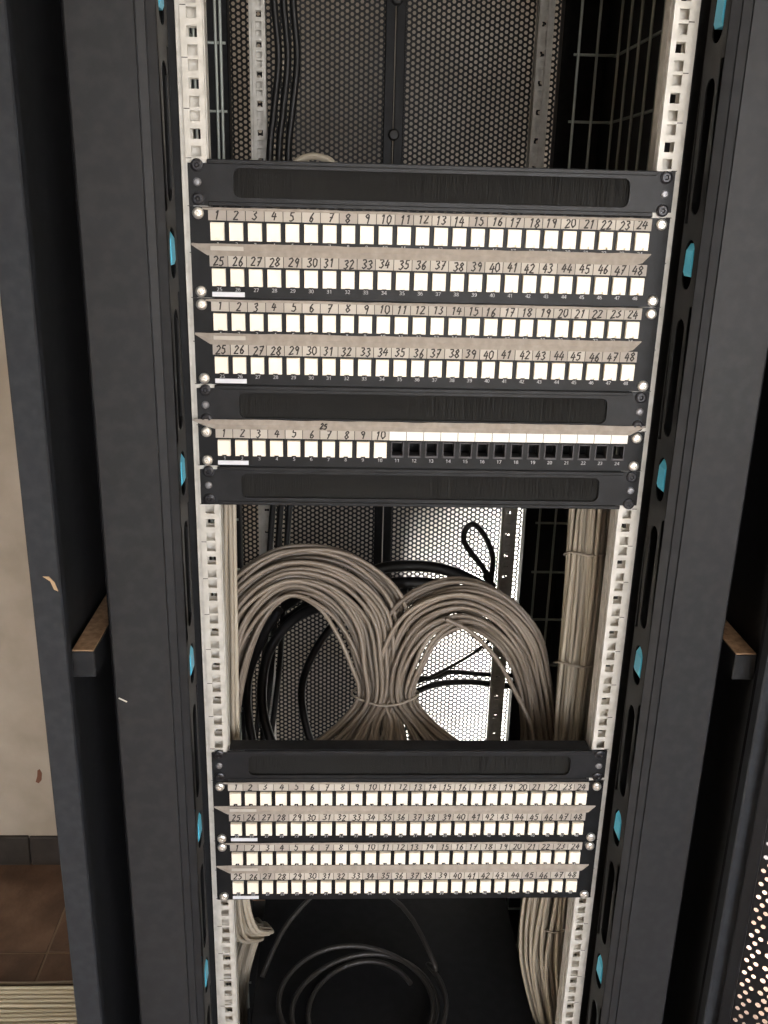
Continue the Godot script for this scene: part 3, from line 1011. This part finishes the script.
	cable_thing("power_cable", "black cable hanging beside the left rear rail, lower left of the arch", [Vector3(-0.19, 1.12, -0.43), Vector3(-0.224, 1.054, -0.44), Vector3(-0.249, 0.958, -0.45), Vector3(-0.238, 0.838, -0.45), Vector3(-0.20, 0.72, -0.45), Vector3(-0.16, 0.60, -0.46)], 0.0075, M.rubber, hang)
	for e in [[0.002, 0.0, "upper of the two thick black cables crossing behind the arches' tops"], [-0.023, 0.012, "lower of the two thick black cables crossing behind the arches' tops"]]:
		var dy: float = e[0]
		var dz: float = e[1]
		cable_thing("power_cable", e[2], [Vector3(-0.19, 1.06 + dy, -0.57 + dz), Vector3(-0.12, 1.13 + dy, -0.53 + dz), Vector3(-0.09, 1.152 + dy, -0.49 + dz), Vector3(-0.057, 1.170 + dy, -0.45 + dz), Vector3(-0.011, 1.187 + dy, -0.45 + dz), Vector3(0.059, 1.188 + dy, -0.45 + dz), Vector3(0.118, 1.170 + dy, -0.45 + dz), Vector3(0.179, 1.131 + dy, -0.45 + dz), Vector3(0.23, 1.05 + dy, -0.46 + dz), Vector3(0.25, 0.9 + dy, -0.48 + dz)], 0.0095, M.rubber, hang)
	cable_thing("power_cable", "black cable tied up in a slim loop before the bright mesh", [Vector3(0.196, 1.03, -0.60), Vector3(0.186, 1.084, -0.60), Vector3(0.174, 1.124, -0.60), Vector3(0.147, 1.159, -0.60), Vector3(0.133, 1.183, -0.60), Vector3(0.136, 1.204, -0.60), Vector3(0.150, 1.212, -0.602), Vector3(0.169, 1.193, -0.606), Vector3(0.184, 1.164, -0.61), Vector3(0.191, 1.140, -0.612), Vector3(0.190, 1.10, -0.61), Vector3(0.196, 1.05, -0.61), Vector3(0.205, 0.98, -0.60)], 0.0052, M.rubber, hang)
	cable_thing("power_cable", "short black cable end bundled with the slim tied loop", [Vector3(0.176, 1.122, -0.588), Vector3(0.186, 1.10, -0.588), Vector3(0.192, 1.06, -0.588), Vector3(0.20, 1.0, -0.588)], 0.0075, M.rubber, hang)
	cable_thing("power_cable", "black cable crossing low before the bright mesh, uppermost and slanting", [Vector3(0.05, 0.715, -0.885), Vector3(0.114, 0.745, -0.885), Vector3(0.159, 0.772, -0.885), Vector3(0.220, 0.813, -0.888), Vector3(0.267, 0.856, -0.90), Vector3(0.31, 0.93, -0.89)], 0.0036, M.rubber, hang)
	cable_thing("power_cable", "black cable crossing low before the bright mesh, middle one", [Vector3(0.03, 0.70, -0.90), Vector3(0.080, 0.729, -0.90), Vector3(0.126, 0.737, -0.90), Vector3(0.164, 0.750, -0.90), Vector3(0.229, 0.745, -0.90), Vector3(0.297, 0.748, -0.89), Vector3(0.33, 0.75, -0.88)], 0.0055, M.rubber, hang)
	cable_thing("power_cable", "black cable crossing low before the bright mesh, lowest and thickest", [Vector3(0.03, 0.67, -0.905), Vector3(0.088, 0.698, -0.905), Vector3(0.138, 0.717, -0.905), Vector3(0.207, 0.722, -0.905), Vector3(0.253, 0.720, -0.90), Vector3(0.33, 0.722, -0.88)], 0.0070, M.rubber, hang)
	# coil on the black device
	var coil := []
	for k in 61:
		var an := TAU * k / 20.0 + 0.6
		var rr := 0.094 + 0.011 * (k / 20.0) + 0.004 * sin(k * 0.7)
		coil.append(Vector3(-0.045 + 0.012 * sin(k * 0.11) + cos(an) * rr, 0.5545 + 0.0043 * (k / 10.0) + 0.002 * sin(k * 0.9), -0.155 - sin(an) * rr))
	for e in [[0.07, 0.60, -0.20], [0.02, 0.63, -0.30], [-0.08, 0.64, -0.36], [-0.17, 0.60, -0.30], [-0.21, 0.56, -0.22]]:
		coil.append(Vector3(e[0], e[1], e[2]))
	var cb := MB.new()
	tube(cb, coil, 0.004, 8, 4)
	tag(part("cable_coil", cb.mesh(), M.rubber_worn, self), "dark cable coiled in loose rings on the black rack device", "cable")
	# cables on the room's floor
	t = thing("floor_cables", "flat bunch of pale beige cables lying on the brown floor left of the cabinet", "cable bundle", Vector3(-1.0, 0, -0.66), "")
	var rng := RandomNumberGenerator.new()
	rng.seed = 9
	for k in 22:
		var layer := k / 12
		var z := -0.075 + 0.0125 * (k % 12) + (0.006 if layer == 1 else 0.0)
		var y := 0.0065 + layer * 0.0105
		var mb := MB.new()
		var pts := []
		for i in 8:
			pts.append(Vector3(-0.95 + 0.215 * i, y, z + rng.randf_range(-0.0016, 0.0016)))
		tube(mb, pts, 0.0058, 8, 4)
		part("cable", mb.mesh(), M.cable_floor[rng.randi() % 3], t)
	cable_thing("network_cable", "single pale cable lying on the brown floor behind the flat bunch", [Vector3(-1.9, 0.0042, -0.74), Vector3(-1.3, 0.0042, -0.775), Vector3(-0.87, 0.0042, -0.757), Vector3(-0.6, 0.0042, -0.762), Vector3(-0.45, 0.0042, -0.76)], 0.0038, M.cable_pale[1])

func oddments() -> void:
	# scraps stuck to the cabinet's front
	var mb := MB.new()
	var pts := [Vector2(-0.008, 0.006), Vector2(-0.002, 0.006), Vector2(0.003, 0.0), Vector2(0.006, -0.010), Vector2(0.002, -0.008), Vector2(-0.001, 0.001)]
	var tri := Geometry2D.triangulate_polygon(PackedVector2Array(pts))
	for i in range(0, tri.size(), 3):
		for z in [0.0008, 0.0001]:
			mb.tri(Vector3(pts[tri[i]].x, pts[tri[i]].y, z), Vector3(pts[tri[i + 1]].x, pts[tri[i + 1]].y, z), Vector3(pts[tri[i + 2]].x, pts[tri[i + 2]].y, z), Vector3.BACK if z > 0.0005 else Vector3.FORWARD)
	for i in pts.size():
		var a: Vector2 = pts[i]
		var b: Vector2 = pts[(i + 1) % pts.size()]
		mb.quad(Vector3(a.x, a.y, 0.0001), Vector3(b.x, b.y, 0.0001), Vector3(b.x, b.y, 0.0008), Vector3(a.x, a.y, 0.0008))
	var o := part("tape_scrap", mb.mesh(), M.scrap, self, Vector3(-0.3785, TOP - 0.407, 0.1))
	tag(o, "small curled brown scrap of tape on the cabinet's left outer edge", "scrap")
	mb = MB.new()
	box(mb, Vector3(-0.005, -0.0008, 0), Vector3(0.005, 0.0008, 0.0008), 0.0003)
	o = part("paper_flake", mb.mesh(), M.scrap_white, self, Vector3(-0.324, TOP - 0.559, 0.07))
	o.rotation.z = -0.5
	tag(o, "tiny white flake stuck on the left charcoal post", "scrap")
